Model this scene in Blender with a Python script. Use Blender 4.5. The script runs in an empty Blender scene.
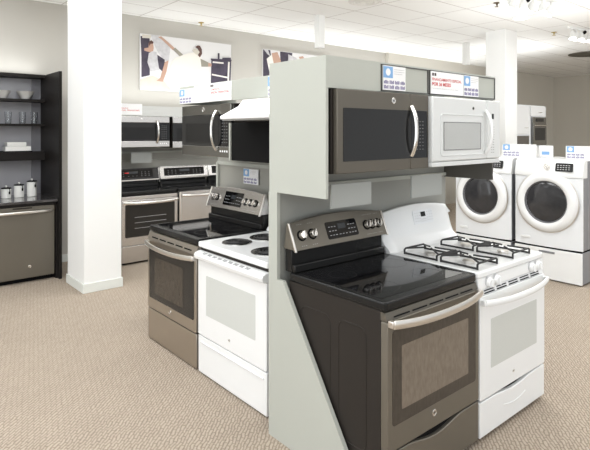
import bpy, bmesh, math, random
from mathutils import Vector, Matrix
random.seed(4)
S = bpy.context.scene
COL = S.collection
PI = math.pi

# ------------------------------------------------------------------ camera
cam_d = bpy.data.cameras.new('camera')
cam = bpy.data.objects.new('camera', cam_d)
COL.objects.link(cam)
TH = math.atan(619 / 525)
cam.location = (0, 0, 1.7)
cam.rotation_euler = (PI / 2, 0, TH - PI / 2)
cam_d.sensor_width = 36
cam_d.lens = 36 * 525 / 590
cam_d.shift_y = -93 / 590
cam_d.clip_start = 0.05
S.camera = cam

# ------------------------------------------------------------------ world and light
W = bpy.data.worlds.new('world')
S.world = W
W.use_nodes = True
W.node_tree.nodes['Background'].inputs[0].default_value = (0.955, 0.98, 1.0, 1)
W.node_tree.nodes['Background'].inputs[1].default_value = 1.15
WN = W.node_tree
_tc = WN.nodes.new('ShaderNodeTexCoord'); _sx = WN.nodes.new('ShaderNodeSeparateXYZ'); _ma = WN.nodes.new('ShaderNodeMath')
_ma.operation = 'MULTIPLY_ADD'; _ma.inputs[1].default_value = -0.7; _ma.inputs[2].default_value = 1.25
WN.links.new(_tc.outputs['Generated'], _sx.inputs[0]); WN.links.new(_sx.outputs['X'], _ma.inputs[0])
WN.links.new(_ma.outputs[0], WN.nodes['Background'].inputs[1])    # background made brighter towards -x, added to light faces turned that way
S.view_settings.view_transform = 'Standard'
S.view_settings.look = 'None'
S.view_settings.gamma = 1
S.view_settings.exposure = 0.1


def area(x, y, z, sx, sy, power, rot=(0, 0, 0), col=(0.965, 0.985, 1.0)):
    d = bpy.data.lights.new('fill_lamp', 'AREA')  # added fill light, not a visible fixture
    d.shape = 'RECTANGLE'
    d.size, d.size_y, d.energy, d.color = sx, sy, power, col
    o = bpy.data.objects.new('fill_lamp', d)
    o.location = (x, y, z)
    o.rotation_euler = rot
    COL.objects.link(o)


UP = (PI, 0, 0)
area(-0.4, 1.6, 3.34, 2.4, 3.0, 60)  # downlights added outside the view to brighten the room
area(0.9, 4.1, 3.34, 1.2, 1.6, 34)
area(1.2, 5.9, 3.34, 1.6, 0.6, 14)
area(3.0, 5.2, 3.34, 1.8, 0.8, 26)
area(4.4, 2.9, 3.34, 1.2, 1.2, 38)
area(4.2, 0.0, 3.34, 2.5, 2.0, 30)
area(8.5, 1.0, 3.34, 3.0, 1.8, 60)
area(11.5, 1.2, 3.34, 3.0, 2.0, 90)
# hidden uplights added on top of the units and cabinets to brighten the ceiling
area(2.65, 2.15, 2.10, 1.4, 0.35, 56, UP)
area(3.75, 6.86, 2.08, 2.4, 0.16, 10, UP)
area(2.38, 3.2, 2.09, 0.4, 1.4, 24, UP)
area(8.35, 6.80, 2.18, 6.2, 0.14, 38, UP)      # on the ledge added to carry it
area(1.40, 7.05, 2.43, 0.8, 0.20, 1.6, UP)
area(6.9, 2.9, 1.55, 0.6, 1.4, 32, UP)
area(10.0, 5.05, 2.25, 1.2, 0.5, 16, UP)

# ------------------------------------------------------------------ materials
MATS = {}


def mat(name, col, rough=0.5, metal=0.0, noise=0.0, nscale=6, bump=0.0, bscale=200, coat=0.0,
        emit=None, spec=0.5, stretch=None, trans=0.0):
    if name in MATS:
        return MATS[name]
    m = bpy.data.materials.new(name)
    m.use_nodes = True
    nt = m.node_tree
    b = nt.nodes['Principled BSDF']
    c = (*col, 1)
    b.inputs['Base Color'].default_value = c
    b.inputs['Roughness'].default_value = rough
    b.inputs['Metallic'].default_value = metal
    b.inputs['Coat Weight'].default_value = coat
    b.inputs['Coat Roughness'].default_value = 0.06
    b.inputs['Specular IOR Level'].default_value = spec
    b.inputs['Transmission Weight'].default_value = trans
    if emit:
        b.inputs['Emission Color'].default_value = (*emit[0], 1)
        b.inputs['Emission Strength'].default_value = emit[1]
    if noise or bump:
        tc = nt.nodes.new('ShaderNodeTexCoord')
        mp = nt.nodes.new('ShaderNodeMapping')
        nt.links.new(tc.outputs['Object'], mp.inputs[0])
        if stretch:
            mp.inputs['Scale'].default_value = stretch
    if noise:
        n = nt.nodes.new('ShaderNodeTexNoise')
        n.inputs['Scale'].default_value = nscale
        n.inputs['Detail'].default_value = 3
        nt.links.new(mp.outputs[0], n.inputs['Vector'])
        r = nt.nodes.new('ShaderNodeMix')
        r.data_type = 'RGBA'
        r.inputs[6].default_value = (*[v * (1 - noise) for v in col], 1)
        r.inputs[7].default_value = (*[min(1, v * (1 + noise)) for v in col], 1)
        nt.links.new(n.outputs['Fac'], r.inputs[0])
        nt.links.new(r.outputs[2], b.inputs['Base Color'])
    if bump:
        n2 = nt.nodes.new('ShaderNodeTexNoise')
        n2.inputs['Scale'].default_value = bscale
        nt.links.new(mp.outputs[0], n2.inputs['Vector'])
        bp = nt.nodes.new('ShaderNodeBump')
        bp.inputs['Strength'].default_value = bump
        bp.inputs['Distance'].default_value = 0.002
        nt.links.new(n2.outputs['Fac'], bp.inputs['Height'])
        nt.links.new(bp.outputs[0], b.inputs['Normal'])
    MATS[name] = m
    return m


WHITE = mat('white enamel', (0.84, 0.85, 0.85), 0.22, noise=0.015)
WHITE2 = mat('white appliance paint', (0.79, 0.81, 0.83), 0.35, noise=0.015)
SLATE = mat('slate metal', (0.135, 0.122, 0.100), 0.40, 0.5, noise=0.05, nscale=3)
SLATE2 = mat('slate metal light', (0.185, 0.168, 0.138), 0.40, 0.55, noise=0.05, nscale=3)
STEEL = mat('brushed steel', (0.62, 0.60, 0.58), 0.27, 1.0, noise=0.05, nscale=8, stretch=(1, 1, 30))
STEEL2 = mat('dark brushed steel', (0.27, 0.265, 0.25), 0.25, 1.0, noise=0.05, nscale=8, stretch=(1, 1, 30))
BRONZE = mat('warm steel', (0.50, 0.46, 0.41), 0.33, 1.0, noise=0.05, nscale=5)
CHROME = mat('chrome', (0.80, 0.78, 0.75), 0.16, 1.0, noise=0.02)
HANDLE = mat('satin nickel', (0.76, 0.73, 0.69), 0.28, 1.0, noise=0.02)
BLACK = mat('black enamel', (0.012, 0.012, 0.012), 0.22, noise=0.1, spec=0.28)
BLACKS = mat('charcoal side paint', (0.027, 0.023, 0.020), 0.42, noise=0.05, spec=0.2)
MATTE = mat('matte black', (0.010, 0.010, 0.010), 0.7, noise=0.1, spec=0.05)
GLASS = mat('black glass', (0.006, 0.006, 0.007), 0.04, spec=0.4, noise=0.02)
OVENG = mat('tinted oven glass', (0.052, 0.043, 0.034), 0.07, spec=0.45, noise=0.45, nscale=70, stretch=(1, 1, .35))
OVENI = mat('screened oven window', (0.195, 0.162, 0.128), 0.2, 0.1, spec=0.4, noise=0.35, nscale=80, stretch=(1, 1, .35))  # printed screen, with the carpet's brown reflection put into the colour
OVEND = mat('dark oven window', (0.02, 0.019, 0.018), 0.10, spec=0.4, noise=0.1, nscale=60)
MWG = mat('microwave window screen', (0.018, 0.018, 0.018), 0.10, spec=0.35, noise=0.1, nscale=60)
GWIN = mat('pale grey oven window', (0.60, 0.62, 0.595), 0.22, noise=0.04, nscale=150)
MWIN = mat('grey microwave window', (0.47, 0.48, 0.47), 0.2, noise=0.04, nscale=150)
PANEL = mat('grey green laminate', (0.455, 0.47, 0.425), 0.5, noise=0.02, nscale=2)
PANEL2 = mat('grey laminate', (0.31, 0.315, 0.29), 0.5, noise=0.03, nscale=2)
PANELB = mat('taupe laminate', (0.34, 0.335, 0.30), 0.5, noise=0.03, nscale=2)
CARDG = mat('grey card', (0.36, 0.375, 0.36), 0.45, noise=0.02)
PAPER = mat('white paper', (0.88, 0.88, 0.88), 0.6, noise=0.01)
BLUE = mat('light blue print', (0.22, 0.42, 0.72), 0.5, noise=0.03)
PURP = mat('violet print', (0.16, 0.14, 0.30), 0.5, noise=0.03)
RED = mat('red print', (0.62, 0.03, 0.03), 0.5, noise=0.02)
INK = mat('dark print', (0.05, 0.03, 0.03), 0.5, noise=0.02)
GREYI = mat('grey print', (0.45, 0.45, 0.46), 0.5, noise=0.02)
WALL = mat('beige wall paint', (0.52, 0.50, 0.455), 0.8, noise=0.03, nscale=1.5, bump=0.15)
WALLR = mat('taupe wall paint', (0.60, 0.57, 0.505), 0.8, noise=0.03, nscale=1.5, bump=0.15)
COLUMN = mat('white column paint', (0.86, 0.865, 0.85), 0.75, noise=0.015, nscale=2, bump=0.1)
BASE = mat('pale baseboard', (0.74, 0.76, 0.72), 0.5, noise=0.02)
DARKW = mat('black wood', (0.014, 0.012, 0.011), 0.45, noise=0.15, nscale=8, spec=0.2)
GRAN = mat('dark granite', (0.06, 0.055, 0.055), 0.12, noise=0.5, nscale=60, coat=0.6)
STONE = mat('grey violet back panel', (0.40, 0.40, 0.43), 0.28, noise=0.10, nscale=5)
CER = mat('white ceramic', (0.86, 0.86, 0.83), 0.2, noise=0.01)
CLEAR = mat('clear glass', (0.95, 0.97, 0.98), 0.03, noise=0.005, trans=1.0)
DRUM = mat('dark drum glass', (0.035, 0.035, 0.038), 0.06, spec=0.5, coat=0.2, noise=0.6, nscale=9)
WGREY = mat('grey washer side', (0.22, 0.225, 0.24), 0.4, noise=0.02)  # grey paint, with the shade on the side put into the colour
IRON = mat('cast iron', (0.02, 0.02, 0.02), 0.55, noise=0.2, nscale=60, bump=0.3)
LED = mat('red display digits', (0.25, 0.01, 0.01), 0.4, emit=((1, 0.05, 0.05), 0.6))
BULB = mat('lit lamp face', (1, 1, 1), 0.4, emit=((1, 0.98, 0.93), 6.0))
VENTM = mat('white vent paint', (0.72, 0.70, 0.66), 0.5, noise=0.02)
BRASS = mat('brass', (0.55, 0.42, 0.15), 0.3, 1.0, noise=0.05)
# poster inks
P_BG = mat('poster white', (0.74, 0.73, 0.72), 0.6, noise=0.04, nscale=2)
P_DK = mat('poster navy', (0.055, 0.045, 0.07), 0.6, noise=0.7, nscale=10)
P_BR = mat('poster brown', (0.10, 0.045, 0.035), 0.6, noise=0.2)
P_SK = mat('poster skin', (0.50, 0.32, 0.24), 0.6, noise=0.08)
P_SH = mat('poster shirt', (0.80, 0.77, 0.71), 0.6, noise=0.03)
P_SL = mat('poster sleeve', (0.30, 0.28, 0.23), 0.6, noise=0.1)
P_GR = mat('poster grey', (0.55, 0.54, 0.55), 0.6, noise=0.3, nscale=18)
P_TN = mat('poster tan', (0.62, 0.58, 0.50), 0.6, noise=0.15, nscale=10)


def carpet():
    m = bpy.data.materials.new('beige woven carpet')
    m.use_nodes = True
    nt = m.node_tree
    b = nt.nodes['Principled BSDF']
    b.inputs['Roughness'].default_value = 0.95
    b.inputs['Specular IOR Level'].default_value = 0.1
    tc = nt.nodes.new('ShaderNodeTexCoord')

    # ribbed weave: short raised dashes in staggered rows, slightly wandering
    wn = nt.nodes.new('ShaderNodeTexNoise')
    wn.inputs['Scale'].default_value = 14
    nt.links.new(tc.outputs['Object'], wn.inputs['Vector'])
    wsub = nt.nodes.new('ShaderNodeVectorMath'); wsub.operation = 'MULTIPLY_ADD'
    wsub.inputs[1].default_value = (.034, .034, 0)
    nt.links.new(wn.outputs['Color'], wsub.inputs[0])
    nt.links.new(tc.outputs['Object'], wsub.inputs[2])
    mp = nt.nodes.new('ShaderNodeMapping')
    mp.inputs['Rotation'].default_value = (0, 0, math.radians(-42))
    mp.inputs['Location'].default_value = (20, 20, 0)
    nt.links.new(wsub.outputs[0], mp.inputs[0])
    br = nt.nodes.new('ShaderNodeTexBrick')
    br.inputs['Scale'].default_value = 1
    br.inputs['Brick Width'].default_value = .056
    br.inputs['Row Height'].default_value = .0190
    br.inputs['Mortar Size'].default_value = .0062
    br.inputs['Mortar Smooth'].default_value = 1.0
    br.inputs['Color1'].default_value = (1, 1, 1, 1)
    br.inputs['Color2'].default_value = (.7, .7, .7, 1)
    br.inputs['Mortar'].default_value = (0, 0, 0, 1)
    nt.links.new(mp.outputs[0], br.inputs['Vector'])
    mu = nt.nodes.new('ShaderNodeMath')
    mu.operation = 'MULTIPLY'
    mu.inputs[1].default_value = .75
    nt.links.new(br.outputs['Color'], mu.inputs[0])
    n = nt.nodes.new('ShaderNodeTexNoise')
    n.inputs['Scale'].default_value = 160
    nt.links.new(tc.outputs['Object'], n.inputs['Vector'])
    ad = nt.nodes.new('ShaderNodeMath')
    ad.operation = 'MULTIPLY_ADD'
    ad.inputs[1].default_value = 0.6
    nt.links.new(n.outputs['Fac'], ad.inputs[0])
    nt.links.new(mu.outputs[0], ad.inputs[2])
    cr = nt.nodes.new('ShaderNodeValToRGB')
    cr.color_ramp.elements[0].position = 0.20
    cr.color_ramp.elements[0].color = (0.25, 0.20, 0.155, 1)
    cr.color_ramp.elements[1].position = 0.95
    cr.color_ramp.elements[1].color = (0.50, 0.425, 0.345, 1)
    nt.links.new(ad.outputs[0], cr.inputs[0])
    n3 = nt.nodes.new('ShaderNodeTexNoise')
    n3.inputs['Scale'].default_value = 1.3
    nt.links.new(tc.outputs['Object'], n3.inputs['Vector'])
    mx = nt.nodes.new('ShaderNodeMix')
    mx.data_type = 'RGBA'
    mx.blend_type = 'MULTIPLY'
    mx.inputs[0].default_value = 0.12
    nt.links.new(cr.outputs[0], mx.inputs[6])
    nt.links.new(n3.outputs['Fac'], mx.inputs[7])
    nt.links.new(mx.outputs[2], b.inputs['Base Color'])
    bp = nt.nodes.new('ShaderNodeBump')
    bp.inputs['Strength'].default_value = 0.5
    bp.inputs['Distance'].default_value = 0.006
    nt.links.new(ad.outputs[0], bp.inputs['Height'])
    nt.links.new(bp.outputs[0], b.inputs['Normal'])
    return m


def ceiling_mat():
    m = bpy.data.materials.new('white ceiling tiles')
    m.use_nodes = True
    nt = m.node_tree
    b = nt.nodes['Principled BSDF']
    b.inputs['Roughness'].default_value = 0.85
    tc = nt.nodes.new('ShaderNodeTexCoord')
    mp = nt.nodes.new('ShaderNodeMapping')
    mp.inputs['Location'].default_value = (-5.29 + 0.53 * 20, -4.44 + 0.53 * 20, 0)
    nt.links.new(tc.outputs['Object'], mp.inputs[0])
    br = nt.nodes.new('ShaderNodeTexBrick')
    br.offset = 0
    br.inputs['Scale'].default_value = 1
    br.inputs['Brick Width'].default_value = 1.06
    br.inputs['Row Height'].default_value = 0.53
    br.inputs['Mortar Size'].default_value = 0.008
    br.inputs['Mortar Smooth'].default_value = 0.2
    br.inputs['Color1'].default_value = (0.90, 0.895, 0.87, 1)
    br.inputs['Color2'].default_value = (0.87, 0.865, 0.84, 1)
    br.inputs['Mortar'].default_value = (0.52, 0.49, 0.46, 1)
    nt.links.new(mp.outputs[0], br.inputs['Vector'])
    nt.links.new(br.outputs['Color'], b.inputs['Base Color'])
    bp = nt.nodes.new('ShaderNodeBump')
    bp.inputs['Strength'].default_value = 0.4
    bp.inputs['Distance'].default_value = 0.004
    bp.invert = True
    nt.links.new(br.outputs['Fac'], bp.inputs['Height'])
    nt.links.new(bp.outputs[0], b.inputs['Normal'])
    return m


# ------------------------------------------------------------------ mesh builder
class MB:
    def __init__(s):
        s.v, s.f, s.mi = [], [], []
        s.cur = 0

    def add(s, vs, fs):
        o = len(s.v)
        s.v += [tuple(p) for p in vs]
        s.f += [tuple(i + o for i in q) for q in fs]
        s.mi += [s.cur] * len(fs)
        return s

    def box(s, x0, x1, y0, y1, z0, z1):
        if x0 > x1: x0, x1 = x1, x0
        if y0 > y1: y0, y1 = y1, y0
        if z0 > z1: z0, z1 = z1, z0
        v = [(x0, y0, z0), (x1, y0, z0), (x1, y1, z0), (x0, y1, z0), (x0, y0, z1), (x1, y0, z1), (x1, y1, z1), (x0, y1, z1)]
        return s.add(v, [(0, 3, 2, 1), (4, 5, 6, 7), (0, 1, 5, 4), (1, 2, 6, 5), (2, 3, 7, 6), (3, 0, 4, 7)])

    def prism(s, pts, axis, a0, a1):
        # pts: 2D polygon; axis 'x': (y,z); 'y': (x,z); 'z': (x,y)
        def P(p, a):
            return {'x': (a, p[0], p[1]), 'y': (p[0], a, p[1]), 'z': (p[0], p[1], a)}[axis]
        n = len(pts)
        v = [P(p, a0) for p in pts] + [P(p, a1) for p in pts]
        f = [tuple(range(n)), tuple(range(2 * n - 1, n - 1, -1))]
        for i in range(n):
            j = (i + 1) % n
            f.append((i, i + n, j + n, j))
        return s.add(v, f)

    def loft(s, rings, caps=True, closed=True):
        n = len(rings[0])
        v = [p for r in rings for p in r]
        f = []
        for k in range(len(rings) - 1):
            for i in range(n if closed else n - 1):
                j = (i + 1) % n
                f.append((k * n + i, k * n + j, (k + 1) * n + j, (k + 1) * n + i))
        if caps:
            f.append(tuple(range(n - 1, -1, -1)))
            f.append(tuple((len(rings) - 1) * n + i for i in range(n)))
        return s.add(v, f)

    def tube(s, pts, r, seg=8, rx=None, up=(0, 0, 1), closed=False):
        # r: radius along 'up' side, rx: radius across
        rx = rx or r
        pts = [Vector(p) for p in pts]
        rings = []
        n = len(pts)
        for i, p in enumerate(pts):
            if closed:
                t = pts[(i + 1) % n] - pts[i - 1]
            else:
                t = pts[min(i + 1, n - 1)] - pts[max(i - 1, 0)]
            t.normalize()
            u = Vector(up)
            if abs(t.dot(u)) > 0.98:
                u = Vector((1, 0, 0)) if abs(t.x) < 0.9 else Vector((0, 1, 0))
            a = t.cross(u).normalized()
            b = a.cross(t).normalized()
            rings.append([p + a * rx * math.cos(2 * PI * k / seg) + b * r * math.sin(2 * PI * k / seg) for k in range(seg)])
        if closed:
            rings.append(rings[0])
        return s.loft(rings, caps=not closed)

    def cyl(s, p0, p1, r0, r1=None, seg=24):
        r1 = r0 if r1 is None else r1
        p0, p1 = Vector(p0), Vector(p1)
        t = (p1 - p0).normalized()
        u = Vector((0, 0, 1)) if abs(t.z) < 0.9 else Vector((1, 0, 0))
        a = t.cross(u).normalized()
        b = a.cross(t)
        rr = [[p + a * r * math.cos(2 * PI * k / seg) + b * r * math.sin(2 * PI * k / seg) for k in range(seg)] for p, r in ((p0, r0), (p1, r1))]
        return s.loft(rr)

    def lathe(s, prof, c, axis='z', seg=32, caps=True):
        # prof: list (r, h)
        rings = []
        for r, h in prof:
            ring = []
            for k in range(seg):
                a = 2 * PI * k / seg
                ca, sa = r * math.cos(a), r * math.sin(a)
                if axis == 'z': q = (c[0] + ca, c[1] + sa, c[2] + h)
                elif axis == 'y': q = (c[0] + ca, c[1] + h, c[2] + sa)
                else: q = (c[0] + h, c[1] + ca, c[2] + sa)
                ring.append(q)
            rings.append(ring)
        return s.loft(rings, caps=caps)

    def build(s, name, m, parent=None, bevel=0.0, sharp=35, seg=2, loc=None, rotz=0):
        me = bpy.data.meshes.new(name)
        me.from_pydata(s.v, [], s.f)
        for mm in (m if isinstance(m, (list, tuple)) else [m]):
            me.materials.append(mm)
        me.polygons.foreach_set('material_index', s.mi)
        bm = bmesh.new()
        bm.from_mesh(me)
        bmesh.ops.recalc_face_normals(bm, faces=bm.faces)
        bm.to_mesh(me)
        bm.free()
        me.polygons.foreach_set('use_smooth', [True] * len(me.polygons))
        me.set_sharp_from_angle(angle=math.radians(sharp))
        o = bpy.data.objects.new(name, me)
        COL.objects.link(o)
        if parent:
            o.parent = parent
        if loc:
            o.location = loc
            o.rotation_euler = (0, 0, rotz)
        if bevel:
            b = o.modifiers.new('bevel', 'BEVEL')
            b.width = bevel
            b.segments = seg
            b.limit_method = 'ANGLE'
            b.angle_limit = math.radians(40)
            b.harden_normals = False
        return o


def tag(o, label, cat, group=None):
    o['label'] = label
    o['category'] = cat
    if group:
        o['group'] = group
    return o


def thing(name, label, cat, loc=(0, 0, 0), rotz=0, group=None):
    o = bpy.data.objects.new(name, None)
    o.empty_display_size = 0.1
    COL.objects.link(o)
    o.location = loc
    o.rotation_euler = (0, 0, rotz)
    return tag(o, label, cat, group)


def struct(o):
    o['kind'] = 'structure'
    return o


def dup(root, loc, label, rotz=None, group=None):
    r = root.copy()
    COL.objects.link(r)
    r.location = loc
    if rotz is not None:
        r.rotation_euler = (0, 0, rotz)
    r['label'] = label
    if group:
        r['group'] = group
    for ch in list(root.children):
        c = ch.copy()
        COL.objects.link(c)
        c.parent = r
        for g in list(ch.children):
            d = g.copy()
            COL.objects.link(d)
            d.parent = c
    return r


def text(body, x, y, z, h, m, parent, name='lettering', width=None, bold=0.0):
    """flat printed lettering facing -y, lower left corner at x, z"""
    cu = bpy.data.curves.new('txt', 'FONT')
    cu.body = body
    cu.size = 1
    cu.extrude = 0.0
    cu.offset = bold
    t = bpy.data.objects.new('txt', cu)
    COL.objects.link(t)
    bpy.context.view_layer.update()
    me = bpy.data.meshes.new_from_object(t.evaluated_get(bpy.context.evaluated_depsgraph_get()))
    bpy.data.objects.remove(t)
    me.name = name
    xs = [v.co.x for v in me.vertices]
    ys = [v.co.y for v in me.vertices]
    sx = (width / (max(xs) - min(xs))) if width else h / (max(ys) - min(ys))
    sz = h / (max(ys) - min(ys))
    x0, y0 = min(xs), min(ys)
    for v in me.vertices:
        v.co = Vector((x + (v.co.x - x0) * sx, y, z + (v.co.y - y0) * sz))
    me.materials.clear()
    me.materials.append(m)
    o = bpy.data.objects.new(name, me)
    COL.objects.link(o)
    o.parent = parent
    return o


RZL = -PI / 2      # things whose front faces -x

# ------------------------------------------------------------------ the room
CH = 3.363
fl = MB(); fl.box(-5, 17, -4, 8, -0.1, 0); struct(fl.build('floor', carpet()))
ce = MB(); ce.box(-1.5, 17, -1.5, 8, CH, CH + 0.1); struct(ce.build('ceiling', ceiling_mat()))
wb = MB(); wb.box(-5, 17, 7.2, 7.35, 0, CH); struct(wb.build('wall_back', WALL))
wr = MB(); wr.box(16.4, 16.5, -4, 7.2, 0, CH); struct(wr.build('wall_right', WALLR))
wt = MB(); wt.box(8.6, 16.4, 7.12, 7.2, 0, CH); struct(wt.build('wall_back_return', WALLR))
b_ = MB(); b_.box(-5, 8.6, 7.185, 7.2, 0, 0.10); struct(b_.build('baseboard_back', BASE, bevel=0.004))


def column(x0, x1, y0, y1, label):
    m = MB(); m.box(x0, x1, y0, y1, 0, CH)
    t = struct(m.build('column', COLUMN, bevel=0.006))
    t['label'] = label
    s = MB()
    s.box(x0 - .012, x1 + .012, y0 - .012, y0 - .0005, 0, .10)
    s.box(x0 - .012, x0 - .0005, y0 - .0005, y1 + .012, 0, .10)
    s.box(x1 + .0005, x1 + .012, y0 - .0005, y1 + .012, 0, .10)
    s.build('column_baseboard', BASE, t, bevel=0.003)


column(1.878, 2.285, 5.65, 6.19, 'white square column beside the black display cabinet')
column(8.05, 8.43, 4.25, 4.60, 'white square column behind the washers')

# hanging posts close to the back wall and a seam strip
p_ = MB(); p_.box(5.06, 5.17, 5.44, 5.535, 2.90, CH - .001); struct(p_.build('trim_1', COLUMN))
p_ = MB(); p_.box(8.73, 8.84, 5.37, 5.46, 2.96, CH - .001); struct(p_.build('trim_2', COLUMN))

p_ = MB(); p_.box(5.2, 11.5, 6.70, 7.119, 2.10, 2.17); struct(p_.build('uplight_ledge', COLUMN))  # unseen ledge added to carry an uplight

# ------------------------------------------------------------------ ceiling fittings
def track(x, y, n, dx, dy, rz, label):
    t = thing('track_light', label, 'track light', (x, y, CH))
    L = math.hypot(dx, dy) * (n - 1)
    ux, uy = dx / math.hypot(dx, dy), dy / math.hypot(dx, dy)
    r = MB()
    a = (-ux * .1, -uy * .1); b = (ux * (L + .1), uy * (L + .1))
    nx, ny = -uy * .018, ux * .018
    r.prism([(a[0] - nx, a[1] - ny), (b[0] - nx, b[1] - ny), (b[0] + nx, b[1] + ny), (a[0] + nx, a[1] + ny)], 'z', -.03, -0.001)
    r.build('rail', COLUMN, t)
    for i in range(n):
        cx, cy = dx * i, dy * i
        h = MB()
        h.cyl((cx, cy, -.03), (cx, cy, -.09), .012, seg=10)
        d = Vector((-.35, .25 if i % 2 else -.2, -1)).normalized()
        p = Vector((cx, cy, -.08))
        h.cyl(p, p + d * .12, .035, .055, seg=20)
        hd = h.build('lamp_head', COLUMN, t)
        k = MB(); k.cyl(p + d * .1201, p + d * .1215, .048, seg=20); k.build('bulb', BULB, hd)
        if i == 2:
            kk = MB(); kk.cyl(p + Vector((0.02, -.04, .02)), p + Vector((0.02, -.06, .0)), .03, seg=16); kk.build('socket', MATTE, hd)
    return t


track(5.86, 3.12, 6, .175, -.033, 0, 'white track light with a row of lit heads, nearer one')
track(8.72, 3.50, 5, .115, -.02, 0, 'white track light at the right edge, farther one')


def ceiling_round(x, y, r, label, rm=None):
    t = thing('ceiling_vent', label, 'ceiling vent', (x, y, CH))
    m = MB()
    for i in range(4):
        rr = r * (1 - i * .23)
        m.lathe([(rr, -.001), (rr, -.014), (rr - .03 * r / .2, -.024), (rr - .045 * r / .2, -.012)], (0, 0, 0), caps=False)
    m.build('ring', rm or VENTM, t)
    d = MB(); d.cyl((0, 0, -.003), (0, 0, -.001), r * .9); d.build('duct', mat('vent shadow grey', (.10, .09, .075), .8, noise=.1), t)


ceiling_round(4.98, 4.50, .21, 'round white air diffuser in the ceiling near top centre')
ceiling_round(12.0, 4.45, .42, 'large dark round ceiling vent at the right edge', mat('vent bronze', (.09, .08, .06), .6, noise=.1))
for i, (x, y, lb) in enumerate([(8.95, 3.88, 'small brass sprinkler head left of the farther track light'),
                                (4.07, 7.0, 'small brass sprinkler head by the back wall above the long poster'),
                                (6.35, 3.47, 'small brass sprinkler head beside the nearer track light')]):
    m = MB()
    m.lathe([(.045, -.001), (.045, -.006), (.012, -.01), (.012, -.03), (.006, -.035), (.006, -.045), (.03, -.05), (.03, -.053)], (x, y, CH), seg=16)
    tag(m.build('sprinkler_head', BRASS if i != 2 else mat('dark brass', (.15, .10, .05), .4, 1, noise=.05)), lb, 'sprinkler')
t = thing('recessed_light', 'round recessed downlight glowing in the ceiling before the right column', 'ceiling light', (7.45, 3.70, CH))
m = MB(); m.lathe([(.13, -.001), (.13, -.008), (.10, -.010), (.10, -.001)], (0, 0, 0)); m.build('trim_ring', COLUMN, t)
m = MB(); m.cyl((0, 0, -.013), (0, 0, -.0105), .10); m.build('lamp_face', BULB, t)


def spot(x, y, z, e, tx, ty, tz, size=2.2):
    d = bpy.data.lights.new('wall_wash_lamp', 'SPOT')
    d.energy = e; d.spot_size = size; d.spot_blend = 1; d.shadow_soft_size = .15; d.color = (1, .98, .93)
    o = bpy.data.objects.new('wall_wash_lamp', d)
    o.location = (x, y, z)
    v = Vector((tx - x, ty - y, tz - z))
    o.rotation_euler = v.to_track_quat('-Z', 'Y').to_euler()
    COL.objects.link(o)


# ------------------------------------------------------------------ posters
def poster(x0, w, polys, label):
    t = thing('wall_poster', label, 'poster', (x0, 7.198, 2.303))
    H = .812
    m = MB(); m.box(0, w, -.035, 0, 0, H); m.build('canvas', P_BG, t, bevel=.002)
    mats = []
    m = MB()
    for i, (mt, pts) in enumerate(polys):
        if mt not in mats:
            mats.append(mt)
        m.cur = mats.index(mt)
        pts = [(max(.002, min(.998, u)) * w, max(.003, min(.997, v)) * H) for u, v in pts]
        m.prism(pts, 'y', -.0355 - .0006 * (i + 1), -.0355)
    m.build('printed_picture', mats, t)


poster(3.17, 1.55, [
    (P_DK, [(.003, .948), (.09, .984), (.103, .67), (.012, .587)]),
    (P_DK, [(.012, .654), (.094, .669), (.094, .27), (.012, .225)]),
    (P_DK, [(.169, .649), (.245, .578), (.245, .324), (.179, .415)]),
    (P_TN, [(.02, .985), (.11, .985), (.10, .93), (.02, .92)]),
    (P_TN, [(.0, .19), (.12, .27), (.24, .183), (.314, .025), (.003, .01)]),
    (P_GR, [(.103, .996), (.179, .996), (.304, .81), (.284, .533), (.22, .60), (.179, .685), (.141, .812)]),
    (P_GR, [(.085, .667), (.125, .70), (.159, .698), (.188, .383), (.103, .337), (.07, .5)]),
    (P_SK, [(.085, .85), (.105, .87), (.126, .85), (.132, .76), (.126, .708), (.095, .68), (.04, .70), (.04, .74), (.08, .76)]),
    (P_BR, [(.085, .85), (.105, .90), (.130, .87), (.126, .84), (.10, .83), (.085, .78)]),
    (P_SK, [(.245, .527), (.284, .568), (.262, .36), (.226, .169), (.159, .177), (.20, .24)]),
    (P_SK, [(.175, .97), (.207, .99), (.28, .90), (.349, .802), (.329, .764), (.217, .929)]),
    (P_SL, [(.329, .775), (.353, .813), (.449, .682), (.417, .642)]),
    (P_SH, [(.443, .698), (.50, .74), (.556, .761), (.60, .74), (.64, .68), (.651, .486), (.64, .3), (.623, .126), (.294, .057), (.284, .26), (.295, .4), (.314, .538), (.35, .62), (.392, .655)]),
    (P_SL, [(.63, .656), (.722, .599), (.717, .518), (.64, .506)]),
    (P_SK, [(.722, .591), (.80, .575), (.904, .606), (.904, .569), (.80, .54), (.717, .518)]),
    (P_TN, [(.54, .80), (.57, .74), (.62, .70), (.64, .76), (.60, .82), (.56, .84)]),
    (P_BR, [(.575, .87), (.60, .905), (.625, .90), (.645, .84), (.648, .754), (.623, .679), (.60, .72), (.62, .78), (.60, .84)]),
    (P_DK, [(.759, .665), (.995, .687), (.984, .16), (.752, .12)]),
    (P_SH, [(.77, .60), (.90, .60), (.90, .63), (.77, .63)]),
    (P_SH, [(.761, .387), (.968, .349), (.968, .319), (.761, .358)]),
    (P_SH, [(.955, .65), (.975, .65), (.965, .18), (.945, .18)]),
    (P_DK, [(.752, .682), (1.003, .703), (1.003, .674), (.752, .654)]),
    (P_DK, [(.89, .72), (.99, .74), (.99, .70), (.89, .69)]),
    (P_DK, [(.835, .69), (.85, .69), (.85, .80), (.835, .80)]),
], 'wide photo poster of a person in white reaching across a kitchen')
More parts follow.
